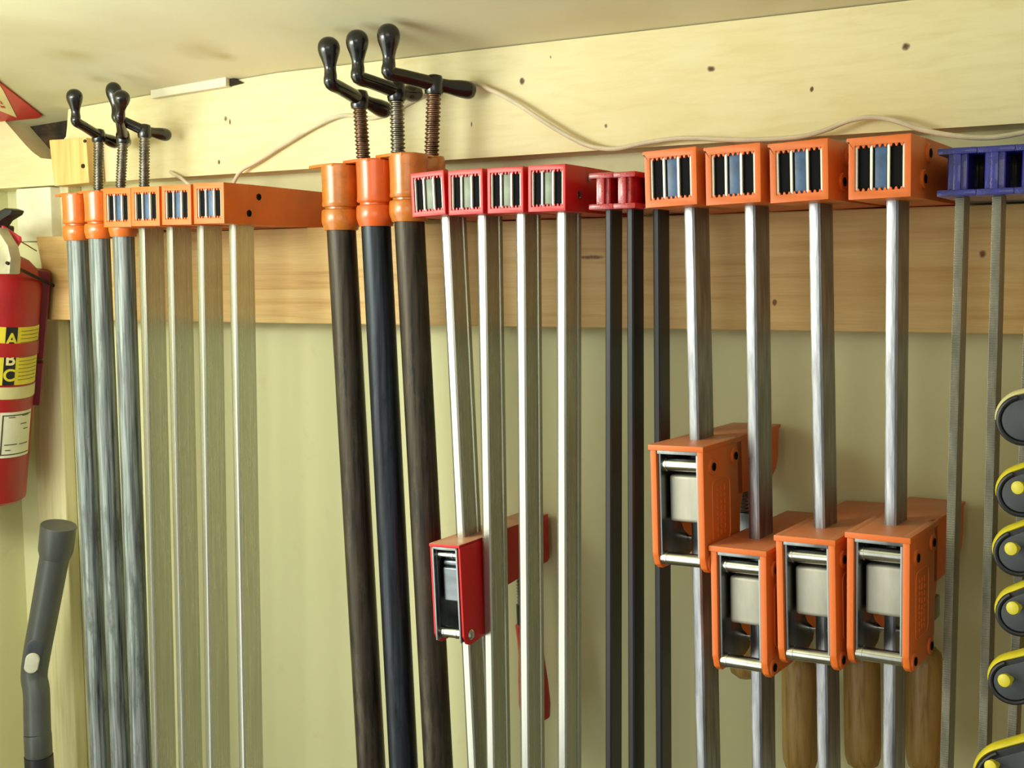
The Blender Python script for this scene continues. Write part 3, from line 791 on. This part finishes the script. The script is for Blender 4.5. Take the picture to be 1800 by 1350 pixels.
prism(bm, [xz(*q, -.118) for q in [(6, 396), (14, 402), (26, 410), (36, 416), (37, 424), (27, 440), (18, 428), (8, 410)]], 'y', -.121, -.1165, .0008)
for v in bm.verts: v.co = toex(v.co)
build('safety_tag', bm, 'pink', ex, label='pink plastic safety tag')
bm = B(); tube(bm, [toex(P3(12, 462, -.145)), toex(P3(94, 502, -.0405))], .0018, 10)
build('hanging_pin', bm, 'dark_void', ex, label='thin dark pin reaching to the pine board')
bm = B(); tube(bm, [toex(P3(36, 424, -.118)), toex(P3(64, 441, -.0405))], .0007, 8)
build('tag_cord', bm, 'maroon', ex)

# ------------------------------------------------------------------ vacuum wand
yt, yb = -.062, -.085
W = [P3(103, 926, yt), P3(98, 968, yt), P3(62, 1165, -.075), P3(60, 1188, -.077), P3(64, 1215, -.079), P3(66, 1290, yb), P3(66.5, 1345, yb)]
wd = empty('vacuum_wand', W[-1]*1.0, (0, 0, 0), label='charcoal plastic vacuum cleaner wand with a pale slide button, lower left corner', cat='vacuum wand')
o0 = W[-1]
def rel(v): return Vector(v)-o0
bm = B(); rw = .0155
ax = (W[0]-W[1]).normalized()
seq = [(*rel(W[1]-ax*.006), .0163), (*rel(W[1]+(W[2]-W[1])*.3), .0158)]
pts = [(*rel(W[1]), .0168), (*rel(W[1].lerp(W[2], .33)), .0163), (*rel(W[1].lerp(W[2], .66)), .0158), (*rel(W[2].lerp(W[1], .08)), .0155), (*rel(W[3]), .0150), (*rel(W[4]), .0150), (*rel(W[4].lerp(W[5], .5)), .0151), (*rel(W[5]), .0152)]
sp_ = smooth_path(pts, 5); tube(bm, [q[:3] for q in sp_], [q[3] for q in sp_], 32)
build('grip_tube', bm, 'wand', wd, smooth=50)
bm = B()
c0 = rel(W[1]-ax*.010); c1 = rel(W[0]+ax*.002)
n_ = 6
tube(bm, [c0, c0.lerp(c1, .10), c0.lerp(c1, .25), c0.lerp(c1, .97), c1, c0.lerp(c1, .99), c0.lerp(c1, .5)], [.0166, .0178, .0196, .0203, .0198, .0172, .0165], 36)
build('socket_collar', bm, 'wand', wd, smooth=50)
bm = B(); e = rel(W[5])
tube(bm, [e+Vector((0, 0, .001)), e+Vector((.0002, 0, -.001)), e+Vector((.0003, 0, -.024)), e+Vector((.0003, 0, -.026))], [.0150, .0156, .0156, .0150], 32)
build('swivel_ring', bm, 'wand', wd, smooth=40)
bm = B(); hp = [(*(e+Vector((.0003, 0, -.026))), .0166), (*(e+Vector((.002, 0, -.2))), .0166), (*(e+Vector((.01, -.01, -.6))), .0166), (*(e+Vector((.03, -.03, -1.15))), .0166), (*(e+Vector((.12, -.10, -o0.z-e.z+.02))), .0166), (*(e+Vector((.3, -.2, -o0.z-e.z+.018))), .0166)]
sp_ = smooth_path(hp, 8); tube(bm, [q[:3] for q in sp_], .0163, 24)
build('hose', bm, 'black', wd, smooth=50)
# slide button in its recess, on the side turned to the room
dirc = (CAM-W[2]).normalized(); tan = (W[1]-W[2]).normalized()
side = tan.cross(dirc).normalized(); nrm = side.cross(tan).normalized()
if nrm.dot(dirc) < 0: nrm = -nrm
def capsule(bm, c, L, wd_, th, dome=0):
    t = bmesh.new(); n = 28; loops = []
    for (k, h) in ((1, -th), (1, 0), (.86, dome), (.5, dome*1.25)):
        ring = []
        for j in range(n):
            a = 2*math.pi*j/n; x = math.cos(a)*wd_*k; y = math.sin(a)*wd_*k + math.copysign(1, math.sin(a))*(L-wd_)*(1 if k > .6 else .8)
            ring.append(t.verts.new((x, y, h)))
        loops.append(ring)
    for a_, b_ in zip(loops, loops[1:]):
        for j in range(n): t.faces.new((a_[j], a_[(j+1) % n], b_[(j+1) % n], b_[j]))
    t.faces.new(loops[0]); t.faces.new(loops[-1])
    m = Matrix((side, tan, nrm)).transposed().to_4x4(); m.translation = c
    add(bm, t, 0, m)
off_s = side*(-.0035 if side.x > 0 else .0035)
bm = B(); cc = W[2].lerp(W[1], .10); capsule(bm, rel(cc)+nrm*.0146+off_s, .021, .0094, .003, .0008); build('button_recess', bm, 'dgrey', wd)
bm = B(); capsule(bm, rel(W[2].lerp(W[1], .04))+nrm*.0158+off_s, .0125, .0080, .003, .0018); build('slide_button', bm, 'wand_white', wd, label='pale oval slide button')

# ------------------------------------------------------------------ black and yellow spring clamps at the right edge
rk = at(1800, 1000, -.17)
bm = B(); box(bm, (-.028, -.16, 1.05), (.012, -.0005, 1.72), .002)
build('rack_strip', bm, 'pine', label='pine rack strip just past the right edge holding black and yellow clamps', cat='rack')
spr = [(1803, 737, 44, False, 18, (None, None), 'grey rimmed spring clamp end, topmost at the right edge'),
       (1799, 866, 40, True, 26, (1793, 857), 'black spring clamp with yellow edge, directly below the grey rimmed one'),
       (1793, 970, 40, True, 28, (1781, 964), 'black and yellow spring clamp, second below the grey rimmed one'),
       (1796, 1076, 39, True, 30, (1784, 1068), 'black and yellow spring clamp, third below the grey rimmed one'),
       (1783, 1196, 39, True, 24, (1769, 1195), 'black and yellow spring clamp, just above the bottom corner one'),
       (1780, 1372, 60, True, 28, (1745, 1346), 'black and yellow spring clamp in the bottom right corner, cut by the frame')]
for (px, py, rp, yel, ang, pin, lab_) in spr:
    Yc = -.175
    c = at(px, py, Yc); r = rp*.00037
    root = empty('spring_clamp', c, (0, 0, 0), label=lab_, cat='spring clamp', group='spring clamps at the right edge')
    a = R_(ang); ca, sa = math.cos(a), math.sin(a)
    def o2(u, v): return (u*ca - v*sa, u*sa + v*ca)      # u along the lever, v across, in x,z
    Lh = .055+max(0, -.03-c.x)
    def outline(k, ext):
        pts = []
        for j in range(17):
            b = math.pi/2 + math.pi*j/16
            pts.append(o2(r*k*math.cos(b)*1.05, r*k*math.sin(b)))
        pts += [o2(ext, -r*k*.72), o2(ext, r*k*.9)]
        return pts
    bm = B(); prism(bm, outline(1.0, Lh), 'y', -.004, .014, .0014)
    build('lever', bm, 'black', root)
    bm = B()                                              # raised rim round the end
    rim = outline(.93, Lh*.95); tube(bm, [(x, -.0045, z) for x, z in rim[:18]], .0016, 8); build('rim', bm, 'black', root)
    bm = B(); prism(bm, outline(.80, Lh*.9), 'y', -.0052, -.0035, .0006); build('face', bm, 'dgrey', root)
    bm = B(); path = []
    for j in range(12):
        b = math.pi*.5 + math.pi*.42*j/11
        x, z = o2(r*1.04*math.cos(b)*1.05, r*1.04*math.sin(b)); path.append((x, .003, z, .0011+.0014*(1-j/11)))
    x, z = o2(Lh, r*.95); path = [(x, .003, z, .0036)] + path
    tube(bm, [q[:3] for q in path], [q[3] for q in path], 10)
    for v in bm.verts: v.co.y = (v.co.y-.003)*2.6+.003
    build('edge_grip', bm, 'yellow' if yel else 'cream', root, label='yellow edge grip' if yel else 'pale edge grip')
    if pin[0]:
        pp = at(pin[0], pin[1], Yc-.010)-c
        bm = B(); d = Vector((-.35, -1, .1)).normalized(); base = pp-d*.006
        tube(bm, [base, pp-d*.0005, pp, pp+d*.0035, pp+d*.004], [.0022, .0022, .0042, .0042, .0034], 16)
        build('pin', bm, 'yellow', root, label='yellow pin')
    # jaw that grips the rack strip
    bm = B(); x, z = o2(Lh, 0)
    box(bm, (x-.006, -.002, z-r*.7), (x+.03, .013, z+r*.6), .002); build('jaw', bm, 'black', root)
